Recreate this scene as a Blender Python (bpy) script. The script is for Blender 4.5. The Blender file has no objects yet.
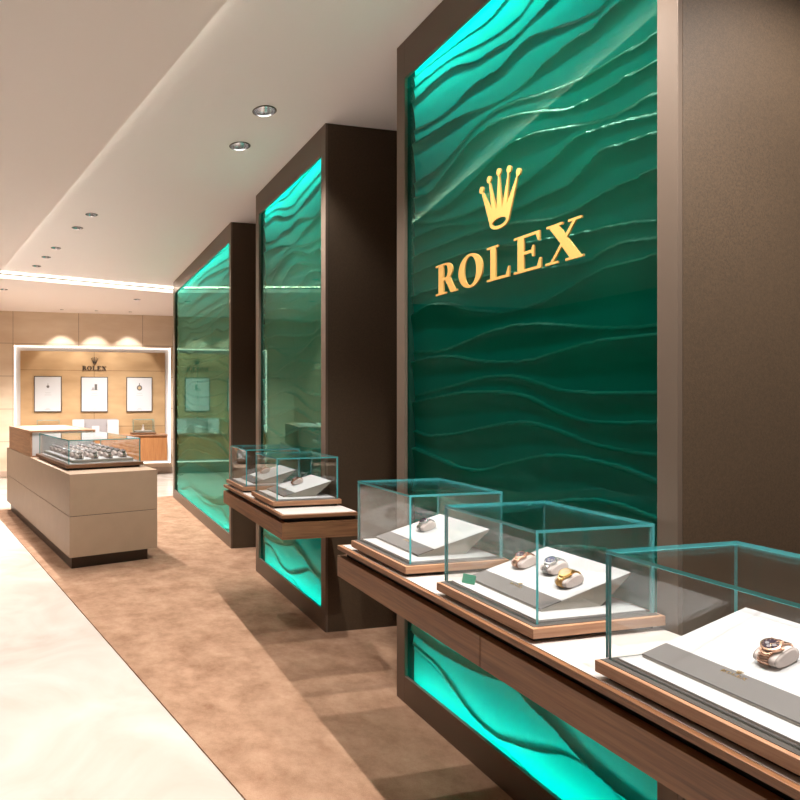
import bpy, bmesh, math, random
from mathutils import Vector, Matrix, noise
random.seed(7)
sc = bpy.context.scene
col = sc.collection
# ------------------------------------------------------------------ camera
CAM = (1.636, 2.711)
cd = bpy.data.cameras.new('camera'); cam = bpy.data.objects.new('camera', cd); col.objects.link(cam)
cam.location = (CAM[0], CAM[1], 1.5)
cam.rotation_euler = (math.pi/2, 0, math.atan2(.22415, -.97456))
cd.sensor_width = 36; cd.lens = 27.0; cd.shift_x = .25; cd.shift_y = -.0019
cd.clip_start = .05
sc.camera = cam
# ------------------------------------------------------------------ world, exposure
w = bpy.data.worlds.new('world'); sc.world = w; w.use_nodes = True
w.node_tree.nodes['Background'].inputs[0].default_value = (1, .93, .87, 1)
w.node_tree.nodes['Background'].inputs[1].default_value = .25
sc.view_settings.view_transform = 'Standard'; sc.view_settings.look = 'None'
sc.view_settings.exposure = 0.62; sc.view_settings.gamma = 1.0
sc.view_settings.use_curve_mapping = False
sc.cycles.transparent_max_bounces = 40
sc.cycles.max_bounces = 10
sc.cycles.glossy_bounces = 5
# lamp powers (W)
P_TABLE = 116; P_ROW = 116; P_AISLE_FILL = 68; P_WASH = 46; P_NEAR_FILL = 12; P_SIDE = 150
WARM = (1.0, .86, .73); NEUT = (1.0, .965, .94)
COVE = 30.0; NICHE = 1.9
LED_PANEL = 3.0
ZC = 3.257      # raised ceiling
ZD = 3.16       # dropped ceiling

# island frame: x' = m, y' = e, measured from the camera foot
ME = Matrix(((-.9703, .2418, 0, CAM[0]), (-.2418, -.9703, 0, CAM[1]), (0, 0, 1, 0), (0, 0, 0, 1)))
ANG = math.atan2(-.2418, -.9703)
def em(e, m, z=0): return tuple(ME @ Vector((m, e, z)))

# ------------------------------------------------------------------ helpers
MATS = {}
def newmat(name):
    m = bpy.data.materials.new(name); m.use_nodes = True
    MATS[name] = m
    return m, m.node_tree.nodes, m.node_tree.links, m.node_tree.nodes['Principled BSDF']
def simple(name, colr, rough=.5, metal=0, coat=0, spec=.5, noise_amt=0, nscale=30, bump=0, bscale=200):
    m, N, L, b = newmat(name)
    b.inputs['Base Color'].default_value = (*colr, 1)
    b.inputs['Roughness'].default_value = rough
    b.inputs['Metallic'].default_value = metal
    b.inputs['Coat Weight'].default_value = coat
    b.inputs['Specular IOR Level'].default_value = spec
    if noise_amt:
        tc = N.new('ShaderNodeTexCoord'); nz = N.new('ShaderNodeTexNoise'); nz.inputs['Scale'].default_value = nscale
        nz.inputs['Detail'].default_value = 6
        cr = N.new('ShaderNodeValToRGB')
        cr.color_ramp.elements[0].position = .3; cr.color_ramp.elements[1].position = .7
        cr.color_ramp.elements[0].color = (*[c*(1-noise_amt) for c in colr], 1)
        cr.color_ramp.elements[1].color = (*[min(1, c*(1+noise_amt)) for c in colr], 1)
        L.new(tc.outputs['Object'], nz.inputs['Vector']); L.new(nz.outputs['Fac'], cr.inputs['Fac'])
        L.new(cr.outputs['Color'], b.inputs['Base Color'])
    if bump:
        tc = N.new('ShaderNodeTexCoord'); nz = N.new('ShaderNodeTexNoise'); nz.inputs['Scale'].default_value = bscale
        bp = N.new('ShaderNodeBump'); bp.inputs['Strength'].default_value = bump; bp.inputs['Distance'].default_value = .01
        L.new(tc.outputs['Object'], nz.inputs['Vector']); L.new(nz.outputs['Fac'], bp.inputs['Height']); L.new(bp.outputs['Normal'], b.inputs['Normal'])
    return m
def wood(name, c1, c2, axis=1, rough=.42, sc_=1.0):
    m, N, L, b = newmat(name)
    tc = N.new('ShaderNodeTexCoord'); mp = N.new('ShaderNodeMapping')
    s = [34*sc_]*3; s[axis] = 1.6*sc_
    mp.inputs['Scale'].default_value = s
    nz = N.new('ShaderNodeTexNoise'); nz.inputs['Scale'].default_value = 1.5; nz.inputs['Detail'].default_value = 9; nz.inputs['Roughness'].default_value = .65
    nz.inputs['Distortion'].default_value = .6
    mp2 = N.new('ShaderNodeMapping'); s2 = [160*sc_]*3; s2[axis] = 6*sc_; mp2.inputs['Scale'].default_value = s2
    nz2 = N.new('ShaderNodeTexNoise'); nz2.inputs['Scale'].default_value = 1.5; nz2.inputs['Detail'].default_value = 3
    mx = N.new('ShaderNodeMath'); mx.operation = 'MULTIPLY_ADD'; mx.inputs[1].default_value = .35
    ad = N.new('ShaderNodeMath'); ad.operation = 'MULTIPLY'; ad.inputs[1].default_value = .72
    cr = N.new('ShaderNodeValToRGB'); cr.color_ramp.elements[0].position = .34; cr.color_ramp.elements[1].position = .68
    cr.color_ramp.elements[0].color = (*c1, 1); cr.color_ramp.elements[1].color = (*c2, 1)
    L.new(tc.outputs['Object'], mp.inputs['Vector']); L.new(mp.outputs[0], nz.inputs['Vector'])
    L.new(tc.outputs['Object'], mp2.inputs['Vector']); L.new(mp2.outputs[0], nz2.inputs['Vector'])
    L.new(nz.outputs['Fac'], ad.inputs[0]); L.new(nz2.outputs['Fac'], mx.inputs[0]); L.new(ad.outputs[0], mx.inputs[2])
    L.new(mx.outputs[0], cr.inputs['Fac']); L.new(cr.outputs['Color'], b.inputs['Base Color'])
    b.inputs['Roughness'].default_value = rough
    return m
def pane_mat(name, tint, ior=1.5, refl=(1, 1, 1)):
    m = bpy.data.materials.new(name); m.use_nodes = True; MATS[name] = m
    N, L = m.node_tree.nodes, m.node_tree.links; N.clear()
    o = N.new('ShaderNodeOutputMaterial'); mx = N.new('ShaderNodeMixShader'); t = N.new('ShaderNodeBsdfTransparent')
    g = N.new('ShaderNodeBsdfGlossy'); f = N.new('ShaderNodeFresnel'); ge = N.new('ShaderNodeNewGeometry')
    t.inputs[0].default_value = (*tint, 1); g.inputs['Roughness'].default_value = 0; g.inputs[0].default_value = (*refl, 1); f.inputs['IOR'].default_value = ior
    # the same reflectance from both sides of a face
    mi = N.new('ShaderNodeMix'); mi.data_type = 'FLOAT'
    mi.inputs['A'].default_value = ior; mi.inputs['B'].default_value = 1/ior
    L.new(ge.outputs['Backfacing'], mi.inputs['Factor']); L.new(mi.outputs[0], f.inputs['IOR']); L.new(f.outputs[0], mx.inputs[0])
    L.new(t.outputs[0], mx.inputs[1]); L.new(g.outputs[0], mx.inputs[2]); L.new(mx.outputs[0], o.inputs[0])
    return m
def emis(name, colr, s):
    m, N, L, b = newmat(name)
    b.inputs['Base Color'].default_value = (*colr, 1)
    b.inputs['Emission Color'].default_value = (*colr, 1); b.inputs['Emission Strength'].default_value = s
    return m

# materials
simple('ceiling_paint', (.90, .855, .84), .9, spec=.2)
simple('dropped_paint', (.90, .82, .78), .9, spec=.2)
simple('dark_trim', (.12, .11, .06), .5)
simple('bronze', (.155, .112, .082), .42, metal=.35, bump=.02)
simple('bronze_dark', (.05, .035, .025), .5, metal=.2)
simple('side_fabric', (.066, .040, .020), .6, noise_amt=.22, nscale=160, bump=.15, bscale=500)
simple('box_side', (.0005, .05, .035), .5)
simple('inlay_leather', (.50, .44, .40), .6, noise_amt=.04, nscale=60)
simple('tray_white', (.44, .418, .412), .65, bump=.05, bscale=900)
simple('tray_grey', (.105, .09, .084), .55, bump=.05, bscale=900)
simple('tray_under', (.30, .265, .22), .6)
simple('dark_channel', (.07, .06, .052), .5)
simple('black_gap', (.012, .01, .008), .7)
simple('cushion', (.56, .46, .42), .6)
simple('piping', (.32, .25, .22), .6)
simple('gold', (.62, .38, .13), .3, metal=1)
simple('sign_gold', (.80, .46, .13), .38, metal=.25)
simple('sign_side', (.75, .45, .14), .35, metal=.6)
simple('rose_gold', (.60, .34, .23), .25, metal=1)
simple('steel', (.52, .50, .49), .22, metal=1)
simple('dial_dark', (.03, .02, .03), .8, spec=0)
simple('dial_blue', (.02, .025, .08), .8, spec=0)
simple('dial_cream', (.42, .30, .17), .4)
simple('dial_silver', (.15, .13, .14), .4)
simple('glass_edge', (.07, .36, .37), .12, spec=.9)
simple('island_lacquer', (.40, .275, .185), .5, noise_amt=.03, nscale=9)
simple('island_plinth', (.05, .03, .02), .35)
simple('white_card', (.56, .555, .56), .6)
simple('grey_card', (.34, .32, .32), .6)
simple('ink', (.12, .11, .1), .6)
simple('frame_dark', (.12, .1, .08), .4, metal=.5)
simple('mirror', (.9, .9, .92), .22, metal=1)
simple('tag_green', (.0, .15, .08), .4)
simple('dark_wall', (.03, .022, .016), .5, noise_amt=.2, nscale=3)
simple('skirting', (.55, .42, .33), .5)
wood('walnut', (.12, .047, .018), (.30, .135, .056), 1)
wood('walnut_light', (.26, .12, .06), (.47, .25, .135), 1)
wood('walnut_light_side', (.26, .12, .06), (.47, .25, .135), 0)
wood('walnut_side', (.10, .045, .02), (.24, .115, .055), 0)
wood('cabinet_wood', (.34, .13, .04), (.52, .235, .09), 2)
pane_mat('pane', (.975, .987, .985), 1.52)
pane_mat('panel_pane', (.90, .98, .95), 1.5, (.27, .52, .42))
emis('led', (1, .93, .80), COVE)
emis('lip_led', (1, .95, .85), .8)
emis('led_soft', (1, .93, .80), 6.5)
emis('niche_led', (1, .90, .82), NICHE)
emis('lamp', (1, .95, .9), 9)
# back-lit wave sheet: light from the bars behind passes through it
m = bpy.data.materials.new('wave_green'); m.use_nodes = True; MATS['wave_green'] = m
N, L = m.node_tree.nodes, m.node_tree.links; N.clear()
o = N.new('ShaderNodeOutputMaterial'); tr = N.new('ShaderNodeBsdfTranslucent'); tr.inputs[0].default_value = (.0, .62, .47, 1)
df = N.new('ShaderNodeBsdfDiffuse'); df.inputs[0].default_value = (.0, .02, .012, 1)
ad = N.new('ShaderNodeAddShader'); gl = N.new('ShaderNodeBsdfGlossy'); gl.inputs[0].default_value = (.6, 1, .9, 1); gl.inputs['Roughness'].default_value = .3
fr = N.new('ShaderNodeFresnel'); fr.inputs['IOR'].default_value = 1.25; mx = N.new('ShaderNodeMixShader')
L.new(tr.outputs[0], ad.inputs[0]); L.new(df.outputs[0], ad.inputs[1]); L.new(fr.outputs[0], mx.inputs[0]); L.new(ad.outputs[0], mx.inputs[1]); L.new(gl.outputs[0], mx.inputs[2]); L.new(mx.outputs[0], o.inputs[0])
simple('reflector_board', (.07, .08, .08), .8)
# carpet
m, N, L, b = newmat('carpet')
tc = N.new('ShaderNodeTexCoord'); n1 = N.new('ShaderNodeTexNoise'); n1.inputs['Scale'].default_value = 5; n1.inputs['Detail'].default_value = 8; n1.inputs['Roughness'].default_value = .7
n2 = N.new('ShaderNodeTexNoise'); n2.inputs['Scale'].default_value = 260; n2.inputs['Detail'].default_value = 2
ma = N.new('ShaderNodeMath'); ma.operation = 'MULTIPLY_ADD'; ma.inputs[1].default_value = .35
cr = N.new('ShaderNodeValToRGB'); cr.color_ramp.elements[0].position = .45; cr.color_ramp.elements[1].position = .9
cr.color_ramp.elements[0].color = (.225, .118, .068, 1); cr.color_ramp.elements[1].color = (.46, .285, .185, 1)
L.new(tc.outputs['Object'], n1.inputs['Vector']); L.new(tc.outputs['Object'], n2.inputs['Vector'])
L.new(n2.outputs['Fac'], ma.inputs[0]); L.new(n1.outputs['Fac'], ma.inputs[2]); L.new(ma.outputs[0], cr.inputs['Fac']); L.new(cr.outputs['Color'], b.inputs['Base Color'])
bp = N.new('ShaderNodeBump'); bp.inputs['Strength'].default_value = .5; bp.inputs['Distance'].default_value = .004
L.new(n2.outputs['Fac'], bp.inputs['Height']); L.new(bp.outputs['Normal'], b.inputs['Normal']); b.inputs['Roughness'].default_value = .95; b.inputs['Specular IOR Level'].default_value = .1
# marble
m, N, L, b = newmat('marble')
tc = N.new('ShaderNodeTexCoord'); n1 = N.new('ShaderNodeTexNoise'); n1.inputs['Scale'].default_value = 1.6; n1.inputs['Detail'].default_value = 10; n1.inputs['Distortion'].default_value = 1.2
cr = N.new('ShaderNodeValToRGB'); cr.color_ramp.elements[0].position = .35; cr.color_ramp.elements[1].position = .7
cr.color_ramp.elements[0].color = (.48, .41, .345, 1); cr.color_ramp.elements[1].color = (.60, .54, .485, 1)
L.new(tc.outputs['Object'], n1.inputs['Vector']); L.new(n1.outputs['Fac'], cr.inputs['Fac']); L.new(cr.outputs['Color'], b.inputs['Base Color']); b.inputs['Roughness'].default_value = .25
# far wall: pale veneer panels with joints at fixed places
def panel_wall(name, c1, c2, xs, zs, ax):
    m, N, L, b = newmat(name)
    tc = N.new('ShaderNodeTexCoord'); n1 = N.new('ShaderNodeTexNoise'); n1.inputs['Scale'].default_value = 1.2; n1.inputs['Detail'].default_value = 8
    mp = N.new('ShaderNodeMapping'); mp.inputs['Scale'].default_value = (1.2, 1.2, 4)
    cr = N.new('ShaderNodeValToRGB'); cr.color_ramp.elements[0].position = .3; cr.color_ramp.elements[1].position = .7
    cr.color_ramp.elements[0].color = (*c1, 1); cr.color_ramp.elements[1].color = (*c2, 1)
    L.new(tc.outputs['Object'], mp.inputs['Vector']); L.new(mp.outputs[0], n1.inputs['Vector']); L.new(n1.outputs['Fac'], cr.inputs['Fac'])
    sp = N.new('ShaderNodeSeparateXYZ'); L.new(tc.outputs['Object'], sp.inputs[0])
    last = None
    for vals, out in ((xs, ax), (zs, 2)):
        for v in vals:
            c = N.new('ShaderNodeMath'); c.operation = 'COMPARE'; c.inputs[1].default_value = v; c.inputs[2].default_value = .005
            L.new(sp.outputs[out], c.inputs[0])
            if last is None: last = c.outputs[0]
            else:
                a = N.new('ShaderNodeMath'); a.operation = 'MAXIMUM'; L.new(last, a.inputs[0]); L.new(c.outputs[0], a.inputs[1]); last = a.outputs[0]
    mx = N.new('ShaderNodeMix'); mx.data_type = 'RGBA'; L.new(last, mx.inputs['Factor']); L.new(cr.outputs['Color'], mx.inputs[6])
    mx.inputs[7].default_value = (c1[0]*.55, c1[1]*.5, c1[2]*.5, 1)
    L.new(mx.outputs[2], b.inputs['Base Color']); b.inputs['Roughness'].default_value = .5
    return m
panel_wall('veneer', (.68, .52, .37), (.78, .64, .49), (2.544, 1.32, .07, -1.2, 3.8), (2.55, 1.926, 1.30, .68), 0)
panel_wall('veneer_side', (.60, .42, .27), (.70, .52, .36), (-8.2, -7.9), (2.55, 1.926, 1.30, .68), 1)
panel_wall('veneer_dark', (.40, .245, .115), (.52, .34, .175), (1.02,), (2.05, .95), 0)

class MB:
    """collects shapes in one bmesh and links them as ONE mesh object"""
    def __init__(s): s.bm = bmesh.new(); s.mats = []
    def mi(s, mat):
        if mat not in s.mats: s.mats.append(mat)
        return s.mats.index(mat)
    def box(s, x0, x1, y0, y1, z0, z1, mat, T=None, mats=None):
        v = [s.bm.verts.new(Vector((x, y, z)) if T is None else T @ Vector((x, y, z))) for x in (x0, x1) for y in (y0, y1) for z in (z0, z1)]
        fs = {'-x': (0, 1, 3, 2), '+x': (4, 6, 7, 5), '-y': (0, 4, 5, 1), '+y': (2, 3, 7, 6), '-z': (0, 2, 6, 4), '+z': (1, 5, 7, 3)}
        for k, f in fs.items():
            fc = s.bm.faces.new([v[i] for i in f]); fc.material_index = s.mi((mats or {}).get(k, mat))
    def poly(s, pts, mat, depth=None):
        """pts: closed 3d loop; depth: vector to extrude along"""
        a = [s.bm.verts.new(p) for p in pts]
        f = s.bm.faces.new(a); f.material_index = s.mi(mat)
        if depth is not None:
            b_ = [s.bm.verts.new(Vector(p)+Vector(depth)) for p in pts]
            s.bm.faces.new(b_[::-1]).material_index = s.mi(mat)
            for i in range(len(a)):
                j = (i+1) % len(a)
                s.bm.faces.new((a[j], a[i], b_[i], b_[j])).material_index = s.mi(mat)
    def ring(s, c, r0, r1, z0, z1, mat, n=32, T=None):
        """lathe tube wall between (r0,z0) and (r1,z1)"""
        A = []; B = []
        for i in range(n):
            t = 2*math.pi*i/n
            for lst, r, z in ((A, r0, z0), (B, r1, z1)):
                p = Vector((c[0]+r*math.cos(t), c[1]+r*math.sin(t), z)); lst.append(s.bm.verts.new(T @ p if T else p))
        for i in range(n):
            j = (i+1) % n
            f = s.bm.faces.new((A[i], A[j], B[j], B[i])); f.material_index = s.mi(mat); f.smooth = True
    def disc(s, c, r, z, mat, n=32, T=None):
        vs = []
        for i in range(n):
            t = 2*math.pi*i/n; p = Vector((c[0]+r*math.cos(t), c[1]+r*math.sin(t), z)); vs.append(s.bm.verts.new(T @ p if T else p))
        s.bm.faces.new(vs).material_index = s.mi(mat)
    def done(s, name, parent=None, recalc=True, bevel=0, loc=None):
        if recalc: bmesh.ops.recalc_face_normals(s.bm, faces=s.bm.faces[:])
        me = bpy.data.meshes.new(name); s.bm.to_mesh(me); s.bm.free()
        for mt in s.mats: me.materials.append(MATS[mt])
        o = bpy.data.objects.new(name, me); col.objects.link(o)
        if parent: o.parent = parent
        if loc: o.location = loc
        if bevel:
            md = o.modifiers.new('bevel', 'BEVEL'); md.width = bevel; md.segments = 2; md.limit_method = 'ANGLE'
        return o
def tag(o, label=None, cat=None, group=None, kind=None):
    if label: o['label'] = label
    if cat: o['category'] = cat
    if group: o['group'] = group
    if kind: o['kind'] = kind
    return o
def empty(name, loc, rz=0, label=None, cat=None, group=None):
    o = bpy.data.objects.new(name, None); col.objects.link(o); o.location = loc; o.rotation_euler = (0, 0, rz); o.empty_display_size = .1
    return tag(o, label, cat, group)
def kids(o): return [c for c in bpy.data.objects if c.parent == o]
def copy_tree(o, parent=None):
    c = o.copy(); col.objects.link(c); c.parent = parent
    for ch in kids(o): copy_tree(ch, c)
    return c
def spot(name, loc, power, colr, ang=80, blend=.6, size=.03, parent=None, rot=(0, 0, 0)):
    l = bpy.data.lights.new(name, 'SPOT'); l.energy = power; l.color = colr; l.spot_size = math.radians(ang); l.spot_blend = blend; l.shadow_soft_size = size
    o = bpy.data.objects.new(name, l); col.objects.link(o); o.location = loc; o.rotation_euler = rot
    if parent: o.parent = parent
    return o
def area(name, loc, rot, sx, sy, power, colr, parent=None, spread=180):
    l = bpy.data.lights.new(name, 'AREA'); l.shape = 'RECTANGLE'; l.size = sx; l.size_y = sy; l.energy = power; l.color = colr; l.spread = math.radians(spread)
    o = bpy.data.objects.new(name, l); col.objects.link(o); o.location = loc; o.rotation_euler = rot
    if parent: o.parent = parent
    return o
def clip(poly, a, b_, c):
    """keep the part of a 2-d polygon where a x + b y >= c"""
    out = []
    for i in range(len(poly)):
        p, q = poly[i], poly[(i+1) % len(poly)]
        dp = a*p[0]+b_*p[1]-c; dq = a*q[0]+b_*q[1]-c
        if dp >= 0: out.append(p)
        if dp*dq < 0:
            t = dp/(dp-dq); out.append((p[0]+t*(q[0]-p[0]), p[1]+t*(q[1]-p[1])))
    return out
def clip_room(poly):
    for a, b_, c in ((1, 0, -.95), (-1, 0, -7), (0, 1, -9.2), (0, -1, -5)): poly = clip(poly, a, b_, c)
    return poly
# ------------------------------------------------------------------ the room
XR, XL, YB, YF = -.95, 7.0, 5.0, -9.2
b = MB(); b.box(XR, XL, YF, YB, -.1, 0, 'marble'); tag(b.done('floor'), 'pale marble floor of the corridor beside the brown carpet', kind='structure')
def emp(e, m): v = ME @ Vector((m, e, 0)); return (v.x, v.y)
cp = clip_room([emp(-8, 1.165), emp(8.4, 1.165), emp(8.4, 8), emp(-8, 8)])
b = MB(); b.poly([(x, y, 0.0) for x, y in cp], 'carpet', (0, 0, .008))
tag(b.done('floor'), 'mottled brown carpet running under the display columns and the counter', kind='structure')
b = MB(); b.box(XR-.1, XR, YF, YB, 0, 3.4, 'dark_wall'); tag(b.done('wall_right'), kind='structure')
b = MB(); b.box(XR, XL, YB, YB+.1, 0, 3.4, 'dark_wall'); tag(b.done('wall_back'), kind='structure')
b = MB(); b.box(XL, XL+.1, -6.7, YB, 0, 3.4, 'dark_wall'); tag(b.done('wall_left'), kind='structure')
b = MB(); b.box(3.1, 3.2, YF, -7.2, 0, 3.2, 'veneer_side'); tag(b.done('wall_side'), kind='structure')
b = MB(); b.box(3.2, XL+.1, -6.8, -6.7, 0, 3.4, 'dark_wall'); b.box(3.1, 3.2, -7.2, -6.7, 0, 3.4, 'dark_wall'); tag(b.done('wall_return'), kind='structure')
# far wall with its lit niche
NX0, NX1, NZ0, NZ1 = -.504, 2.526, .20, 2.515
b = MB()
for x0, x1, z0, z1 in ((-.95, NX0, 0, 3.25), (NX1, 3.1, 0, 3.25), (NX0, NX1, 0, NZ0), (NX0, NX1, NZ1, 3.25)):
    b.box(x0, x1, YF-.1, YF, z0, z1, 'veneer')
wf = tag(b.done('wall_far'), 'pale veneer panelled wall with a lit niche', kind='structure')
b = MB()
b.box(NX0, NX1, YF-.14, YF-.12, NZ0, NZ1, 'white_card')
tag(b.done('trim_1'), kind='structure')
b = MB()   # the light channel around the niche panel
for x0, x1, z0, z1 in ((NX0, NX0+.018, NZ0, NZ1), (NX1-.018, NX1, NZ0, NZ1), (NX0, NX1, NZ0, NZ0+.018), (NX0, NX1, NZ1-.018, NZ1)):
    b.box(x0+.001, x1-.001, YF-.118, YF-.085, z0+.001, z1-.001, 'niche_led')
tag(b.done('trim_2'), kind='structure')
b = MB(); b.box(NX0+.115, NX1-.115, YF-.118, YF-.045, NZ0+.10, NZ1-.10, 'veneer_dark')
tag(b.done('niche_panel'), 'honey veneer back panel inside the glowing niche of the far wall', 'wall panel')
b = MB()
for x0, x1 in ((-.95, 3.1),): b.box(x0, x1, YF, YF+.012, .008, .12, 'skirting')
tag(b.done('baseboard_far'), kind='structure')

# ceilings: raised field, dropped band along the corridor and the far end
def fill_with_holes(name, outer, holes, z, mat, th=.0, rr=.075):
    bm = bmesh.new(); es = []
    def loop(pts):
        vs = [bm.verts.new((x, y, z)) for x, y in pts]
        for i in range(len(vs)): es.append(bm.edges.new((vs[i], vs[(i+1) % len(vs)])))
    loop(outer)
    for (hx, hy, r) in holes: loop([(hx+r*math.cos(2*math.pi*i/28), hy+r*math.sin(2*math.pi*i/28)) for i in range(28)])
    bmesh.ops.triangle_fill(bm, use_beauty=True, use_dissolve=False, edges=es)
    for f in bm.faces:
        if f.normal.z > 0: f.normal_flip()
    me = bpy.data.meshes.new(name); bm.to_mesh(me); bm.free(); me.materials.append(MATS[mat])
    o = bpy.data.objects.new(name, me); col.objects.link(o); return o
E1, M1 = 8.62, 1.235
raised = [(-.95, 5.0)]
table_lights = [(.43, -.774), (.43, -1.295), (.43, 1.42), (.43, .80), (.43, 2.15), (.43, -3.9)]
table_lights = table_lights[:5]+[(-.30, 2.05)]
row = [em(e, 1.675)[:2] for e in (8.078, 7.513, 7.006, 6.081, 5.581, .70)]  # last entry is an extra fill lamp added out of view near the camera
hi = [(x, y, .068) for x, y in table_lights] + [(x, y, .055) for x, y in row]
far_low = [em(9.498, 1.48)[:2], em(9.447, 3.617)[:2]]
aisle_fill = [em(e, -.75)[:2] for e in (9.0, 7.4, 5.8, 4.2, 2.6, 1.0, -.8)]  # unseen fill lamps, added to brighten the marble corridor
wash = [(1.64, YF+.40), (1.0, YF+.40), (.36, YF+.40)]
lo = [(x, y, .055) for x, y in far_low+aisle_fill] + [(x, y, .035) for x, y in wash]
inf = 12
hi_poly = clip_room([emp(-inf, M1-.35), emp(E1+.5, M1-.35), emp(E1+.5, inf), emp(-inf, inf)])
o = fill_with_holes('ceiling', hi_poly, hi, ZC, 'ceiling_paint'); tag(o, 'raised white ceiling field above the columns', kind='structure')
# dropped ceiling is an L around the raised field
a_ = clip_room([emp(-inf, -inf), emp(inf, -inf), emp(inf, inf), emp(-inf, inf)])
outer = clip(a_, 0, 0, -1)
Mx, My = -.9703, -.2418; Ex, Ey = .2418, -.9703
def mcoord(p): return (p[0]-CAM[0])*Mx+(p[1]-CAM[1])*My
def ecoord(p): return (p[0]-CAM[0])*Ex+(p[1]-CAM[1])*Ey
c0m = CAM[0]*Mx+CAM[1]*My; c0e = CAM[0]*Ex+CAM[1]*Ey
band_left = clip(a_, -Mx, -My, -(M1+c0m))                     # m <= M1
band_far = clip(clip(a_, Mx, My, M1+c0m), Ex, Ey, E1+c0e)       # m >= M1 and e >= E1
def inside(poly, p):
    s_ = None
    for i in range(len(poly)):
        a, c = poly[i], poly[(i+1) % len(poly)]
        k = (c[0]-a[0])*(p[1]-a[1])-(c[1]-a[1])*(p[0]-a[0])
        if s_ is None: s_ = k > 0
        elif (k > 0) != s_: return False
    return True
allc = []
for nm, pl in (('ceiling', band_left), ('ceiling', band_far)):
    o = fill_with_holes(nm, pl, [h for h in lo if inside(pl, h)], ZD, 'dropped_paint')
    tag(o, 'lower ceiling band of pale plaster', kind='structure')
# edge of the dropped band: bright profile, dark trim, LED strip set back on top
def em_box(b, e0, e1, m0, m1, z0, z1, mat): b.box(m0, m1, e0, e1, z0, z1, mat, T=ME)
far_m1 = 4.12
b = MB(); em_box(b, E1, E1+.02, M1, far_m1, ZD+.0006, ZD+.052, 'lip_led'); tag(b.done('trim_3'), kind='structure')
b = MB(); em_box(b, -2.2, E1+.02, M1-.02, M1, ZD+.0006, ZD+.052, 'dropped_paint'); tag(b.done('trim_4'), kind='structure')
b = MB(); em_box(b, E1-.004, E1+.03, M1, far_m1, ZD+.0525, ZD+.068, 'dark_trim'); tag(b.done('trim_5'), kind='structure')
b = MB(); em_box(b, E1+.032, E1+.060, M1+.02, far_m1, ZD+.056, ZD+.064, 'led'); tag(b.done('trim_6'), kind='structure')
b = MB(); em_box(b, -2.2, E1, M1-.06, M1-.035, ZD+.044, ZD+.050, 'led_soft'); tag(b.done('trim_7'), kind='structure')

# downlights
def make_downlight(r, n=28):
    root = empty('downlight', (0, 0, 0))
    b = MB(); b.ring((0, 0), r*.96, r*1.10, -.004, -.001, 'frame_dark'); b.ring((0, 0), r*.96, r*.98, -.004, .006, 'steel'); b.done('trim_ring', root)
    b = MB(); b.ring((0, 0), r*.98, r*.62, .001, r*1.15, 'mirror'); b.done('reflector', root, recalc=True)
    b = MB(); b.disc((0, 0), r*.60, r*1.14, 'lamp'); b.done('lamp', root)
    return root
def place_dl(proto, x, y, z, first, lab, grp, power, ang=85, blend=.55, size=.03, colr=NEUT):
    o = proto if first else copy_tree(proto)
    o.location = (x, y, z); tag(o, lab, 'ceiling light', grp)
    spot('beam', (0, 0, -.006), power, colr, ang, blend, size, o)
    return o
p0 = make_downlight(.068)
labs = ['round ceiling downlight above the far table, nearer and larger of the pair', 'round ceiling downlight above the far table, farther of the pair',
        'ceiling downlight over the middle glass case, out of view above', 'ceiling downlight over the left end of the nearest table, out of view above', 'ceiling downlight over the nearest glass case, out of view above', 'ceiling downlight beside the brown side of the nearest column']
for i, (x, y) in enumerate(table_lights):
    if i: o = copy_tree(first_clean)
    else:
        o = p0; first_clean = copy_tree(p0)
    o.location = (x, y, ZC); tag(o, labs[i], 'ceiling light', 'downlights over the tables')
    spot('beam', (0, 0, -.006), P_TABLE if i < 5 else P_SIDE, NEUT, 100, .5, .03, o)
first_clean.scale = (.8, .8, .8)
rl = ['small downlight farthest along the ceiling row, next to the far cove', 'small downlight second from the far cove in the row', 'small downlight third from the far cove in the row',
      'small downlight fourth from the far cove in the row', 'small downlight nearest in the row over the counter end', 'added fill downlight overhead close to the camera, out of view', 'downlight overhead']
for i, (x, y) in enumerate(row):
    o = copy_tree(first_clean); o.location = (x, y, ZC); tag(o, rl[i], 'ceiling light', 'row of small downlights in the raised ceiling')
    spot('beam', (0, 0, -.006), P_ROW if i < 5 else P_NEAR_FILL, NEUT, 95, .6, .03, o)
for i, (x, y) in enumerate(far_low):
    o = copy_tree(first_clean); o.location = (x, y, ZD); tag(o, ['small downlight in the lower far ceiling, left edge of view', 'small downlight in the lower far ceiling, beside the green column'][i], 'ceiling light', 'downlights in the lower far ceiling')
    spot('beam', (0, 0, -.006), P_ROW*3, NEUT, 130, .6, .03, o)
for k, (x, y) in enumerate(aisle_fill):
    if not (XR < x < XL and YF < y < YB): continue
    o = copy_tree(first_clean); o.location = (x, y, ZD); tag(o, ['farthest', 'second from far end', 'third from far end', 'fourth from far end', 'fifth from far end', 'nearly overhead', 'behind the viewpoint'][k]+' added fill downlight over the marble corridor', 'ceiling light', 'unseen fill downlights added over the marble corridor')
    spot('beam', (0, 0, -.006), P_AISLE_FILL*(1.3 if k < 2 else 1), NEUT, 130 if k < 2 else (92 if k < 4 else 66), .6, .05, o)
first_clean.scale = (.5, .5, .5)
for k, (x, y) in enumerate(wash):
    o = copy_tree(first_clean); o.location = (x, y, ZD); tag(o, 'tiny wall washer in the ceiling above the '+['left', 'centre', 'right'][k]+' picture of the niche', 'ceiling light', 'wall washers above the niche')
    spot('beam', (0, 0, -.006), P_WASH, NEUT, 76, .35, .03, o, rot=(-.10, 0, 0))
for c in kids(first_clean): bpy.data.objects.remove(c)
bpy.data.objects.remove(first_clean)

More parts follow.
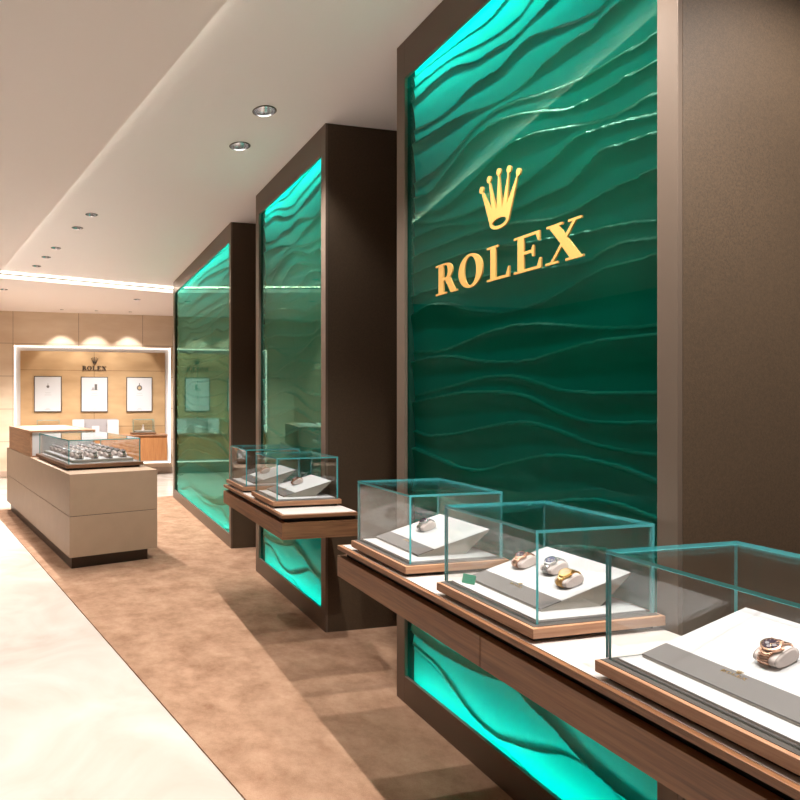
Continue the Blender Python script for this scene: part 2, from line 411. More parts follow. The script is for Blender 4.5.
# ------------------------------------------------------------------ display columns with green relief panels
WAVES = [[(0.016, 3.084), (0.192, 3.076), (0.35, 3.061), (0.457, 3.052), (0.557, 3.037), (0.639, 3.037), (0.706, 3.049)], [(0.016, 3.031), (0.192, 3.026), (0.35, 3.014), (0.469, 2.986), (0.578, 2.96), (0.697, 2.946), (0.779, 2.949), (0.823, 2.973)], [(0.016, 2.952), (0.164, 2.966), (0.299, 2.97), (0.399, 2.956), (0.513, 2.912), (0.639, 2.897), (0.734, 2.883), (0.823, 2.896), (0.921, 2.91)], [(0.016, 2.83), (0.247, 2.795), (0.375, 2.799), (0.469, 2.814), (0.557, 2.813), (0.678, 2.806), (0.753, 2.825), (0.823, 2.831), (0.921, 2.805), (1.024, 2.772), (1.106, 2.756), (1.144, 2.765)], [(0.016, 2.76), (0.192, 2.745), (0.422, 2.727), (0.598, 2.688), (0.716, 2.677), (0.823, 2.689), (0.889, 2.704), (0.951, 2.707), (1.024, 2.711), (1.093, 2.707), (1.144, 2.721), (1.199, 2.73)], [(0.016, 2.567), (0.22, 2.562), (0.375, 2.598), (0.491, 2.639), (0.619, 2.654), (0.734, 2.641), (0.856, 2.607), (0.951, 2.585), (1.039, 2.57), (1.119, 2.568), (1.193, 2.566), (1.262, 2.564), (1.306, 2.567)], [(0.016, 2.497), (0.192, 2.473), (0.325, 2.523), (0.446, 2.576), (0.535, 2.598), (0.639, 2.603), (0.753, 2.583), (0.856, 2.547), (0.981, 2.498), (1.066, 2.487), (1.144, 2.487), (1.217, 2.488), (1.262, 2.485), (1.308, 2.486)], [(0.016, 2.427), (0.247, 2.373), (0.399, 2.388), (0.535, 2.431), (0.697, 2.481), (0.823, 2.475), (0.981, 2.435), (1.066, 2.409), (1.144, 2.393), (1.217, 2.392), (1.262, 2.396), (1.308, 2.393)], [(0.016, 2.388), (0.22, 2.319), (0.35, 2.303), (0.491, 2.291), (0.639, 2.302), (0.771, 2.306), (0.856, 2.327), (0.951, 2.353), (1.01, 2.377), (1.093, 2.377), (1.169, 2.365), (1.24, 2.349), (1.308, 2.329)], [(0.016, 2.286), (0.164, 2.295), (0.299, 2.286), (0.446, 2.252), (0.557, 2.228), (0.734, 2.224), (0.873, 2.232), (0.981, 2.233), (1.066, 2.273), (1.119, 2.298), (1.193, 2.289), (1.262, 2.282), (1.308, 2.278)], [(0.016, 2.199), (0.299, 2.206), (0.535, 2.198), (0.734, 2.177), (0.905, 2.141), (0.996, 2.138), (1.066, 2.151), (1.144, 2.16), (1.217, 2.167), (1.308, 2.171)], [(0.016, 2.111), (0.422, 2.129), (0.823, 2.08), (1.039, 2.055), (1.119, 2.05), (1.217, 2.039), (1.308, 2.02)], [(0.016, 2.006), (0.422, 2.015), (0.823, 1.977), (1.066, 1.955), (1.119, 1.973), (1.193, 1.984), (1.262, 1.977), (1.308, 1.97)], [(0.016, 1.896), (0.192, 1.939), (0.35, 1.923), (0.491, 1.879), (0.639, 1.846), (0.753, 1.841), (0.873, 1.851), (0.981, 1.874), (1.066, 1.9), (1.144, 1.918), (1.217, 1.918), (1.308, 1.923)], [(0.016, 1.738), (0.247, 1.717), (0.422, 1.737), (0.639, 1.774), (0.823, 1.777), (0.921, 1.763), (1.039, 1.741), (1.144, 1.723), (1.24, 1.717), (1.308, 1.717)], [(0.016, 1.677), (0.192, 1.691), (0.375, 1.687), (0.535, 1.657), (0.697, 1.642), (0.823, 1.643), (0.951, 1.663), (1.066, 1.682), (1.169, 1.687), (1.308, 1.687)], [(0.016, 1.507), (0.35, 1.553), (0.491, 1.575), (0.619, 1.59), (0.734, 1.586), (0.856, 1.558), (0.951, 1.531), (1.066, 1.52), (1.169, 1.515), (1.308, 1.516)], [(0.016, 1.475), (0.35, 1.517), (0.535, 1.53), (0.697, 1.524), (0.806, 1.507), (0.905, 1.47), (0.996, 1.441), (1.08, 1.424), (1.169, 1.421), (1.24, 1.427), (1.308, 1.432)], [(0.016, 1.352), (0.164, 1.326), (0.375, 1.343), (0.557, 1.378), (0.716, 1.406), (0.823, 1.41), (0.889, 1.4), (0.981, 1.38), (1.066, 1.356), (1.169, 1.342), (1.24, 1.337), (1.308, 1.337)], [(0.016, 1.265), (0.22, 1.231), (0.422, 1.197), (0.557, 1.205), (0.716, 1.25), (0.889, 1.294), (1.01, 1.303), (1.119, 1.295), (1.193, 1.287), (1.262, 1.271), (1.308, 1.259)], [(0.016, 1.072), (0.422, 1.037), (0.716, 1.061), (0.951, 1.141), (1.144, 1.173), (1.308, 1.149)], [(0.016, 0.861), (0.422, 0.839), (0.716, 0.898), (0.951, 0.982), (1.144, 1.017), (1.308, 1.007)], [(0.005, 0.372), (0.14, 0.345), (0.353, 0.343), (0.56, 0.365), (0.737, 0.397), (0.842, 0.363), (0.938, 0.344), (1.026, 0.308), (1.108, 0.287), (1.207, 0.272), (1.297, 0.269)], [(0.005, 0.292), (0.14, 0.278), (0.251, 0.267), (0.378, 0.229), (0.494, 0.18), (0.642, 0.157), (0.773, 0.189), (0.875, 0.224), (0.968, 0.269), (1.054, 0.278), (1.134, 0.269), (1.183, 0.25), (1.297, 0.218)], [(0.005, 0.27), (0.224, 0.247), (0.378, 0.206), (0.494, 0.158), (0.581, 0.119), (0.7, 0.123), (0.808, 0.114), (0.907, 0.099), (1.081, 0.065), (1.297, 0.043)]]
WAVES.insert(22, [(0, .70), (.3, .66), (.6, .72), (.9, .80), (1.2, .82), (1.4, .80)])
WAVES.insert(23, [(0, .54), (.3, .49), (.6, .52), (.9, .60), (1.2, .63), (1.4, .60)])
def interp(pts, s):
    if s <= pts[0][0]: i = 0
    elif s >= pts[-1][0]: i = len(pts)-2
    else:
        i = 0
        while pts[i+1][0] < s: i += 1
    (x0, y0), (x1, y1) = pts[i], pts[i+1]
    if s < pts[0][0] or s > pts[-1][0]:
        g = (y1-y0)/(x1-x0); g = max(-.15, min(.15, g)); base = y0 if s < x0 else y1; xb = x0 if s < x0 else x1
        return base+g*(s-xb)
    # cubic hermite
    def sl(k):
        if k == 0: return (pts[1][1]-pts[0][1])/(pts[1][0]-pts[0][0])
        if k == len(pts)-1: return (pts[-1][1]-pts[-2][1])/(pts[-1][0]-pts[-2][0])
        return (pts[k+1][1]-pts[k-1][1])/(pts[k+1][0]-pts[k-1][0])
    h = x1-x0; t = (s-x0)/h
    m0, m1 = sl(i)*h, sl(i+1)*h
    return (2*t**3-3*t*t+1)*y0+(t**3-2*t*t+t)*m0+(-2*t**3+3*t*t)*y1+(t**3-t*t)*m1
def relief(name, s0, s1, z0, z1, x, parent, ds, dz, smap, phase):
    """layered wave relief: each layer swells forward and ends in a sharp crest"""
    ns = int((s1-s0)/ds)+1; nz = int((z1-z0)/dz)+1
    V = []; F = []
    for i in range(ns):
        s = s0+(s1-s0)*i/(ns-1); u = smap(s)
        zs = [interp(c, u)+phase*.05*math.sin(3*u+k*.7+phase) for k, c in enumerate(WAVES)]
        for k in range(1, len(zs)): zs[k] = min(zs[k], zs[k-1]-.004)
        zs = [z1+.25]+zs+[z0-.25]
        k = len(zs)-1
        for j in range(nz):
            z = z0+(z1-z0)*j/(nz-1)
            while k > 0 and zs[k-1] < z: k -= 1
            hi_, lo_ = zs[k-1], zs[k]              # lo_ <= z < hi_
            g = hi_-lo_; t = (z-lo_)/g
            A = min(.024, .2*g)
            if z > .9: q = t                   # swells forward going down, drops at the crest
            else: q = 1-t
            if 1.1 > z > .9 : pass
            h = A*(.45*q+.55*q**4)
            h += .004*math.sin(2.1*u+4.0*z+phase)
            V.append((x+h, s, z))
    for i in range(ns-1):
        for j in range(nz-1):
            a = i*nz+j; F.append((a, a+nz, a+nz+1, a+1))
    me = bpy.data.meshes.new(name); me.from_pydata(V, [], F); me.materials.append(MATS['wave_green'])
    for p in me.polygons: p.use_smooth = True
    o = bpy.data.objects.new(name, me); col.objects.link(o); o.parent = parent
    return o
def column(y0, y1, oy0, oy1, label, ds, dz, smap, phase, seam=None, power=1.0):
    """front face at x=0; y grows toward the viewer"""
    root = empty('display_column', (-.45, (y0+y1)/2, 0)); tag(root, label, 'column', 'green backlit display columns')
    ox, oy = -.45, (y0+y1)/2
    T = Matrix.Translation((-ox, -oy, 0))
    Z0, Z1 = .14, 3.072
    LIP = .017
    b = MB()   # frame: four members
    for a0, a1, z0, z1 in ((y0, oy0, .008, ZC-.002), (oy1, y1, .008, ZC-.002), (oy0, oy1, .008, Z0), (oy0, oy1, Z1, ZC-.002)):
        b.box(-LIP, 0, a0, a1, z0, z1, 'bronze', T=T)
    b.done('front_frame', root, bevel=.0015)
    b = MB()
    b.box(-.93, -LIP, y0, y0+.04, .008, ZC-.002, 'side_fabric', T=T); b.done('side_panel', root)
    b = MB()
    b.box(-.93, -LIP, y1-.04, y1, .008, ZC-.002, 'side_fabric', T=T); b.done('side_panel', root)
    b = MB(); b.box(-.93, -.91, y0+.04, y1-.04, .008, ZC-.002, 'side_fabric', T=T); b.done('back_panel', root)
    b = MB()   # white-green light box behind the opening
    D = -.160
    b.box(D, -.024, oy0-.02, oy0-.006, Z0-.10, Z1+.13, 'box_side', T=T); b.box(D, -.024, oy1+.006, oy1+.02, Z0-.10, Z1+.13, 'box_side', T=T)
    b.box(-.0235, -.018, oy0-.02, oy1+.02, Z1+.012, Z1+.13, 'tray_white', T=T); b.box(-.0235, -.018, oy0-.02, oy1+.02, Z0-.10, Z0-.012, 'tray_white', T=T)
    b.box(-.170, -.160, oy0-.02, oy1+.02, Z0-.10, Z1+.13, 'reflector_board', T=T)
    b.done('light_box', root)
    # glazing
    cuts = [oy0]+([seam] if seam else [])+[oy1]
    for c0, c1 in zip(cuts, cuts[1:]):
        b = MB(); b.box(-.023, -.019, c0-.004 if c0 == oy0 else c0+.002, c1+.004 if c1 == oy1 else c1-.002, Z0-.01, Z1+.01, 'panel_pane', T=T)
        b.done('glass_front', root)
    r = relief('wave_panel', oy0-.006, oy1+.006, Z0-.10, Z1+.12, -.062, root, ds, dz, smap, phase)
    r.location = (-ox, -oy, 0)
    # LED bars hidden behind the frame above and below the opening
    L_ = oy1-oy0; mid = (oy0+oy1)/2-oy
    for z, rx in ((Z1+.09, 1), (Z0-.07, -1)):
        # local -Z of the lamp points down (or up), tipped toward the relief
        tilt = math.radians(9)
        rot = (0, tilt, math.pi) if False else None
        l = area('led_bar', (.45-.118, mid, z), (0, 0, 0), .03, L_, LED_PANEL*power*L_*(1.06 if rx > 0 else .66), (.74, .96, 1.0), root, spread=165)
        if rx > 0: l.rotation_euler = (0, math.radians(8), 0)
        else: l.rotation_euler = (0, math.radians(180-8), 0)
    return root
def ident(s): return s
c1 = column(0, 1.409, .07, 1.35, 'nearest green wave-relief column in a bronze frame, carrying the gold crown sign', .008, .0055, ident, 0)
c2 = column(-2.245, -.836, -2.16, -.904, 'middle green wave-relief column in a bronze frame, behind the far table', .010, .008, lambda s: s+2.235, .35)
c3 = column(-6.22, -3.035, -6.10, -3.10, 'farthest and widest green column, two panes with a vertical seam', .016, .010, lambda s: .65+.62*math.sin((s+5.8)*1.15), .6, seam=-4.627)

# the sign: crown and five letters standing on the nearest pane
def stroke_letter(ch, w, h):
    """serif capitals as lists of closed outlines (outer, holes)"""
    t = .24*w; th = .075*h; se = .07*w
    P = []
    if ch == 'L':
        P.append([(0, 0), (w, 0), (w, .30*h), (w-.05*w, .30*h), (w-.14*w, th), (.16*w+t, th), (.16*w+t, h-.06*h), (.16*w+t+se*1.4, h-.06*h), (.16*w+t+se*1.4, h), (0, h), (0, h-.06*h), (.16*w, h-.06*h), (.16*w, .06*h), (0, .06*h)])
    elif ch == 'E':
        P.append([(0, 0), (w, 0), (w, .28*h), (w-.05*w, .28*h), (w-.14*w, th), (.14*w+t, th), (.14*w+t, .47*h), (.66*w, .47*h), (.70*w, .36*h), (.75*w, .36*h), (.75*w, .66*h), (.70*w, .66*h), (.66*w, .55*h), (.14*w+t, .55*h), (.14*w+t, h-th), (w-.18*w, h-th), (w-.10*w, .74*h), (w-.05*w, .74*h), (w-.05*w, h), (0, h), (0, .94*h), (.14*w, .94*h), (.14*w, .06*h), (0, .06*h)])
    elif ch == 'X':
        P.append([(0, 0), (.36*w, 0), (.36*w, .06*h), (.24*w, .06*h), (.47*w, .42*h), (.68*w, .06*h), (.58*w, .06*h), (.58*w, 0), (w, 0), (w, .06*h), (.93*w, .06*h), (.60*w, .60*h), (.82*w, .94*h), (.72*w, .94*h), (.72*w, h), (1.0*w, h), (1.0*w, .94*h), (.90*w, .94*h), (.63*w, .54*h), (.63*w, .54*h)][:0] or
                 [(0, 0), (.34*w, 0), (.34*w, .06*h), (.22*w, .06*h), (.45*w, .40*h), (.66*w, .06*h), (.55*w, .06*h), (.55*w, 0), (w, 0), (w, .06*h), (.93*w, .06*h), (.585*w, .59*h), (.82*w, .94*h), (.96*w, .94*h), (.96*w, h), (.62*w, h), (.62*w, .94*h), (.74*w, .94*h), (.54*w, .66*h), (.37*w, .94*h), (.47*w, .94*h), (.47*w, h), (.03*w, h), (.03*w, .94*h), (.11*w, .94*h), (.42*w, .47*h), (.14*w, .06*h), (0, .06*h)])
    elif ch == 'R':
        bowl = [(.50*w+.30*w*math.cos(a), .735*h+.265*h*math.sin(a)) for a in [math.pi/2-math.pi*i/14 for i in range(15)]]
        inner = [(.48*w+.10*w*math.cos(a), .735*h+.20*h*math.sin(a)) for a in [math.pi/2-math.pi*i/10 for i in range(11)]]
        P.append([(0, 0), (.50*w, 0), (.50*w, .06*h), (.38*w, .06*h), (.38*w, .44*h), (.46*w, .44*h), (.72*w, 0), (w, 0), (w, .06*h), (.92*w, .06*h), (.70*w, .46*h)]+[q for q in bowl[::-1] if q[1] > .50*h]+[(0, h), (0, .94*h), (.14*w, .94*h), (.14*w, .06*h), (0, .06*h)])
        P.append([(.38*w, .53*h)]+inner[::-1]+[(.38*w, .935*h)])
    elif ch == 'O':
        P.append([(w/2+w/2*math.cos(2*math.pi*i/40), h/2+h*.52*math.sin(2*math.pi*i/40)) for i in range(40)])
        P.append([(w/2+w*.25*math.cos(2*math.pi*i/40), h/2+h*.445*math.sin(2*math.pi*i/40)) for i in range(40)])
    return P
def crown_loops(w, h):
    """five rays with balls over an oval base with an oval hole"""
    tips = [(-.46*w, .80*h), (-.26*w, .92*h), (-.01*w, .965*h), (.24*w, .92*h), (.46*w, .80*h)]
    bl, br = (-.24*w, .13*h), (.24*w, .13*h)
    out = [bl]
    valley = [(-.185*w, .36*h), (-.07*w, .33*h), (.07*w, .33*h), (.185*w, .36*h)]
    for i, (tx, tz) in enumerate(tips):
        a = .010*w
        out += [(tx-a, tz), (tx+a, tz)]
        if i < 4: out.append(valley[i])
    out.append(br)
    base = [(.24*w*math.cos(a), .13*h+.13*h*math.sin(a)) for a in [-math.pi*i/16 for i in range(1, 16)]]
    out += base
    hole = [(.175*w*math.cos(2*math.pi*i/24), .12*h+.065*h*math.sin(2*math.pi*i/24)) for i in range(24)]
    balls = [[(tx+.052*w*math.cos(2*math.pi*i/18), tz+.062*h*math.sin(2*math.pi*i/18)) for i in range(18)] for tx, tz in tips]
    return out, hole, balls
def extrude_loops(name, loops, org, depth, mat, parent, swap=None, side=None):
    """fill outline minus holes in the y-z plane at x, extrude toward +x"""
    bm = bmesh.new(); es = []
    for pts in loops:
        vs = [bm.verts.new((0, y, z)) for y, z in pts]
        for i in range(len(vs)): es.append(bm.edges.new((vs[i], vs[(i+1) % len(vs)])))
    bmesh.ops.triangle_fill(bm, use_beauty=True, use_dissolve=False, edges=es)
    r = bmesh.ops.extrude_face_region(bm, geom=bm.faces[:])
    for v in [g for g in r['geom'] if isinstance(g, bmesh.types.BMVert)]: v.co.x += depth
    bmesh.ops.recalc_face_normals(bm, faces=bm.faces[:])
    me = bpy.data.meshes.new(name); bm.to_mesh(me); bm.free(); me.materials.append(MATS[mat])
    if side:
        me.materials.append(MATS[side])
        for p in me.polygons:
            if abs(p.normal.x) < .5: p.material_index = 1
    o = bpy.data.objects.new(name, me); col.objects.link(o); o.parent = parent; o.location = org
    if swap is not None: o.rotation_euler = swap
    return o
def sign(parent, org, scale, mat, side, depth, rot=None, letters=True, crown=True, root_name='logo_sign'):
    """org = centre bottom of the word"""
    r = empty(root_name, org); r.parent = parent
    if rot is not None: r.rotation_euler = rot
    xs = [(-.404, .150, 'R'), (-.244, .150, 'O'), (-.068, .122, 'L'), (.078, .130, 'E'), (.228, .156, 'X')]
    if letters:
        for x, w_, ch in xs:
            extrude_loops('letter', stroke_letter(ch, w_*scale, .135*scale), (0, x*scale, 0), depth, mat, r, side=side)
    if crown:
        out, hole, balls = crown_loops(.218*scale, .228*scale)
        o = extrude_loops('crown', [out, hole], (0, 0, .195*scale), depth, mat, r, side=side)
        for bl in balls:
            extrude_loops('crown_ball', [bl], (0, 0, 0), depth*1.05, mat, o, side=side)
    return r
sign(c1, (.45-.018, .709-.7045, 1.962), 1.0, 'sign_gold', 'sign_side', .007)

# ------------------------------------------------------------------ wall tables
def table(y0, y1, label, seams=()):
    ox, oy = .23, (y0+y1)/2
    root = empty('wall_table', (ox, oy, 0)); tag(root, label, 'table', 'walnut tables fixed to the columns')
    T = Matrix.Translation((-ox, -oy, 0)); W = .457
    b = MB(); b.box(.002, W, y0, y1, .838, .856, 'walnut', T=T, mats={'+y': 'walnut_side', '-y': 'walnut_side'}); b.done('table_top', root, bevel=.001)
    b = MB(); b.box(.006, W-.016, y0+.016, y1-.016, .856, .8585, 'inlay_leather', T=T); b.done('leather_inlay', root)
    b = MB(); b.box(.004, W-.03, y0+.03, y1-.03, .812, .838, 'black_gap', T=T); b.done('shadow_gap', root)
    b = MB(); cuts = [y0]+list(seams)+[y1]
    for a, c in zip(cuts, cuts[1:]):
        b.box(.002, W, a+(.0012 if a != y0 else 0), c-(.0012 if c != y1 else 0), .722, .812, 'walnut', T=T, mats={'+y': 'walnut_side', '-y': 'walnut_side'})
    b.done('drawer_box', root, bevel=.001)
    return root
table(.277, 2.25, 'long walnut table in front of the nearest green column, three glass cases on it', seams=(1.2,))
table(-1.63, -.40, 'shorter walnut table in front of the middle column, two glass cases on it')

# glass cases
def make_case(L_=.414):
    root = empty('glass_display_case', (0, 0, 0)); D = .432; h = L_/2
    b = MB(); b.box(-D/2, D/2, -h, h, .013, .040, 'walnut_light', mats={'+y': 'walnut_light_side', '-y': 'walnut_light_side'}); b.done('wooden_base', root, bevel=.0015)
    b = MB(); b.box(-D/2+.02, D/2-.02, -h+.02, h-.02, 0, .013, 'black_gap'); b.done('plinth', root)
    b = MB(); b.box(-D/2+.010, D/2-.012, -h+.004, h-.010, .040, .0415, 'dark_channel'); b.done('channel', root)
    b = MB(); b.box(-D/2+.028, D/2-.046, -h+.018, h-.034, .0415, .047, 'tray_white'); b.done('case_floor', root)
    x0, x1, y0, y1, z0, z1, t = -D/2+.012, D/2-.029, -h+.002, h-.022, .0417, .2915, .0075
    E_ = 'glass_edge'
    def pane(a0, a1, b0, b1, c0, c1, edges):
        b = MB(); b.box(a0, a1, b0, b1, c0, c1, 'pane', mats={k: E_ for k in edges}); b.done('glass_pane', root)
    pane(x0, x1, y0, y1, z1-t, z1, ('-x', '+x', '-y', '+y'))
    pane(x1-t, x1, y0, y1, z0, z1-t-.0004, ('-y', '+y', '+z'))
    pane(x0, x0+t, y0, y1, z0, z1-t-.0004, ('-y', '+y', '+z'))
    pane(x0+t+.0003, x1-t-.0003, y0, y0+t, z0, z1-t-.0004, ('-x', '+x', '+z'))
    pane(x0+t+.0003, x1-t-.0003, y1-t, y1, z0, z1-t-.0004, ('-x', '+x', '+z'))
    return root
case0 = make_case()
ZT = .8587
case_spots = [(.58, 'glass case with one watch at the far left end of the nearest table'), (1.175, 'middle glass case with three watches on the nearest table'),
              (1.7745, 'nearest and largest-looking glass case cut by the right edge of view'), (-1.40, 'farther glass case on the far table, partly behind its neighbour'), (-.80, 'nearer glass case on the far table')]
for i, (y, lab) in enumerate(case_spots):
    o = case0 if i == 0 else copy_tree(case0)
    o.location = (.224, y, ZT); tag(o, lab, 'display case', 'glass cases on the walnut tables')
# tilted trays
ZF = ZT+.047+.0005
SL = .268
def make_tray():
    """local: x toward viewer side, y along the table, z up; front edge at x=+.15"""
    root = empty('watch_tray', (0, 0, 0)); h = .155
    xf, xr, xm = .152, -.155, -.05; zf = .006; zr = zf+(xf-xr)*SL
    xb = xf-.068; zb = zf+.068*SL
    b = MB()   # wedge body
    prof = [(xf, 0), (xf, zf-.001), (xr, zr-.001), (xr, zr-.006), (xm, 0)]
    b.poly([(x, -h, z) for x, z in prof], 'tray_under', (0, 2*h, 0)); b.done('tray_wedge', root)
    b = MB(); b.poly([(xb-.0005, -h, zb-.001), (xr-.001, -h, zr-.001), (xr-.001, -h, zr+.0015), (xb-.0005, -h, zb+.0015)], 'tray_white', (0, 2*h, 0)); b.done('white_top', root)
    b = MB(); b.poly([(xf+.001, -h, zf-.001), (xb, -h, zb-.001), (xb, -h, zb+.002), (xf+.001, -h, zf+.002)], 'tray_grey', (0, 2*h, 0)); b.done('grey_band', root)
    # small gold crown and name on the band
    a = math.atan(SL)
    s = sign(root, (xf-.050, 0, zf+.050*SL+.0022), .060, 'gold', 'gold', .0006, rot=(0, -(math.pi/2-a), 0), root_name='band_logo')
    return root
def rot_fix(s): pass
tray0 = make_tray()
tl = ['tilted white watch tray in the far left case of the nearest table', 'tilted white watch tray holding three watches', 'tilted white tray in the nearest case at right edge',
      'tilted white tray in the farther case of the far table', 'tilted white tray in the nearer case of the far table']
tray_pos = [.548, 1.14, 1.75, -1.43, -.845]
for i, y in enumerate(tray_pos):
    o = tray0 if i == 0 else copy_tree(tray0)
    o.location = (.184, y, ZF); tag(o, tl[i], 'tray', 'tilted watch trays')
def tray_z(p): return ZF+.006+(.184+.152-p)*SL+.0017
# cushions and watches
def prof_pts(a, hgt, off=0, n=26):
    """closed teardrop-like cushion profile in x-z, flat base at z=0, low at +x"""
    pts = []
    for i in range(n):
        t = 2*math.pi*i/n
        x = a*math.copysign(abs(math.cos(t))**.8, math.cos(t)); z = hgt/2*math.copysign(abs(math.sin(t))**.8, math.sin(t))
        k = 1-.28*(x/a)                        # taller toward the back
        pts.append((x*(1+off/a), hgt*.42+z*k*(1+2*off/hgt) if z > 0 else hgt*.42+z*.84*(1+2*off/hgt)))
    zmin = min(p[1] for p in pts) if off == 0 else None
    return pts
def band(name, pa, pb_, y0, y1, mat, parent, n=26):
    """a hoop between two profiles"""
    bm = bmesh.new(); R = []
    for y in (y0, y1):
        R.append([bm.verts.new((x, y, z)) for x, z in pa]); R.append([bm.verts.new((x, y, z)) for x, z in pb_])
    a0, b0, a1, b1 = R; m_ = len(pa)
    for i in range(m_):
        j = (i+1) % m_
        for q in ((b0[i], b0[j], b1[j], b1[i]), (a0[i], a1[i], a1[j], a0[j]), (a0[i], a0[j], b0[j], b0[i]), (a1[i], b1[i], b1[j], a1[j])): bm.faces.new(q)
    bmesh.ops.recalc_face_normals(bm, faces=bm.faces[:])
    return bm
def make_cushion():
    pts = prof_pts(.036, .036); n = len(pts); hw = .024
    bm = bmesh.new(); rings = []
    for y, k in ((-hw, .80), (-hw+.002, .93), (-hw+.005, 1), (hw-.005, 1), (hw-.002, .93), (hw, .80)):
        rings.append([bm.verts.new((x*k, y, .015+(z-.015)*k)) for x, z in pts])
    for r0, r1 in zip(rings, rings[1:]):
        for i in range(n):
            f = bm.faces.new((r0[i], r0[(i+1) % n], r1[(i+1) % n], r1[i])); f.smooth = True
    bm.faces.new(rings[0]); bm.faces.new(rings[-1])
    bmesh.ops.recalc_face_normals(bm, faces=bm.faces[:])
    me = bpy.data.meshes.new('watch_cushion'); bm.to_mesh(me); bm.free(); me.materials.append(MATS['cushion'])
    o = bpy.data.objects.new('watch_cushion', me); col.objects.link(o)
    for y in (-hw+.003, hw-.003):
        a = [(x*.99, .015+(z-.015)*.99) for x, z in pts]; c = [(x*1.012, .015+(z-.015)*1.012) for x, z in pts]
        bm = band('p', a, c, y-.0005, y+.0005, 'piping', o)
        me = bpy.data.meshes.new('piping'); bm.to_mesh(me); bm.free(); me.materials.append(MATS['piping'])
        p = bpy.data.objects.new('piping', me); col.objects.link(p); p.parent = o
    return o
def make_watch(metal, dial, sub):
    root = empty('wristwatch', (0, 0, 0)); pts = prof_pts(.036, .036)
    # dense profile for the link pattern
    def grow(k): return [(x*(1+k), .0145+(z-.0145)*(1+k*1.25)) for x, z in pts]
    for (y0, y1, k) in ((-.0095, -.0045, .045), (-.0042, .0042, .06), (.0045, .0095, .045)):
        inner = grow(.03); outer = grow(k)
        bm = band('b', inner, outer, y0, y1, metal, root)
        # notch the hoop into links
        me = bpy.data.meshes.new('bracelet'); bm.to_mesh(me); bm.free(); me.materials.append(MATS[metal])
        o = bpy.data.objects.new('bracelet_row', me); col.objects.link(o); o.parent = root
    # links as small bars across the front
    b = MB(); outer = grow(.10); m_ = len(outer)
    for i in range(m_):
        (xa, za), (xb, zb) = outer[i], outer[(i+1) % m_]
        if za < .004 and zb < .004: continue
        d = math.hypot(xb-xa, zb-za); a = math.atan2(zb-za, xb-xa); nseg = max(1, round(d/.0052))
        for q in range(nseg):
            t = (q+.5)/nseg; cx, cz = xa+(xb-xa)*t, za+(zb-za)*t
            T = Matrix.Translation((cx, 0, cz)) @ Matrix.Rotation(-a, 4, 'Y')
            b.box(-.0019, .0019, -.0042, .0042, -.0022, .0012, metal, T=T)
            for sg in (-1, 1): b.box(-.0019, .0019, min(sg*.0047, sg*.0102), max(sg*.0047, sg*.0102), -.0026, .0004, metal, T=T @ Matrix.Translation((.0016, 0, 0)))
    b.done('bracelet_links', root)
    # head on the upper front, face tipped toward the viewer
    T = Matrix.Translation((.0065, 0, .0385)) @ Matrix.Rotation(math.radians(17), 4, 'Y')
    b = MB(); R = .0195
    b.ring((0, 0), R*.93, R, -.004, -.002, metal, 32, T); b.ring((0, 0), R, R, -.002, .003, metal, 32, T); b.ring((0, 0), R, R*.97, .003, .0052, metal, 32, T)
    b.ring((0, 0), R*.97, R*.80, .0052, .0058, metal, 32, T); b.disc((0, 0), R*.93, -.004, metal, 32, T)
    for s in (-1, 1):                        # lugs
        b.box(s*.011-.003 if s > 0 else -.0215, s*.011+.0105 if s > 0 else -.008, -.0115, -.0080, -.004, .002, metal, T=T); b.box(s*.011-.003 if s > 0 else -.0215, s*.011+.0105 if s > 0 else -.008, .0080, .0115, -.004, .002, metal, T=T)
    b.box(-.002, .002, R-.001, R+.004, -.001, .003, metal, T=T)     # crown
    b.done('watch_case', root)
    b = MB(); b.disc((0, 0), R*.81, .0056, dial, 32, T); dd = b.done('dial', root, recalc=False)
    b = MB()
    for k in range(12):
        a = 2*math.pi*k/12; TT = T @ Matrix.Rotation(a, 4, 'Z'); b.box(R*.62, R*.76, -.0007, .0007, .0056, .0060, metal, T=TT)
    TT = T @ Matrix.Rotation(.6, 4, 'Z'); b.box(0, R*.5, -.0006, .0006, .0060, .0064, metal, T=TT)
    TT = T @ Matrix.Rotation(2.2, 4, 'Z'); b.box(0, R*.66, -.0005, .0005, .0060, .0064, metal, T=TT)
    b.done('hands_and_markers', dd)
    if sub:
        for ax, ay in ((.45, 0), (0, .45), (0, -.45)):
            b = MB(); b.disc((R*ax*.8, R*ay*.8), R*.20, .0059, 'dial_silver', 16, T); b.done('subdial', dd, recalc=False)
    return root
cush0 = make_cushion()
W = [(.505, .166, 'steel', 'dial_dark', False, 'steel watch alone on the white tray of the far left case'),
     (1.050, .172, 'rose_gold', 'dial_dark', True, 'left of three watches in the middle case, dark dial on rose gold bracelet'),
     (1.148, .149, 'steel', 'dial_blue', True, 'dark blue dial steel watch, rear centre of three in the middle case'),
     (1.240, .185, 'gold', 'dial_cream', False, 'gold watch with pale dial, nearest of three in the middle case'),
     (1.765, .188, 'rose_gold', 'dial_dark', True, 'rose gold chronograph with dark dial in the nearest case'),
     (-1.47, .182, 'rose_gold', 'dial_silver', False, 'watch in the farther case on the far table'),
     (-.87, .176, 'rose_gold', 'dial_silver', False, 'watch in the nearer case on the far table')]
cl = ['cream cushion under the lone steel watch', 'cream cushion under the left rose gold watch of three', 'cream cushion under the blue dial watch', 'cream cushion under the gold watch',
      'cream cushion under the chronograph in the nearest case', 'cream cushion in the farther case on the far table', 'cream cushion in the nearer case on the far table']
ta = math.atan(SL)
protos = {}
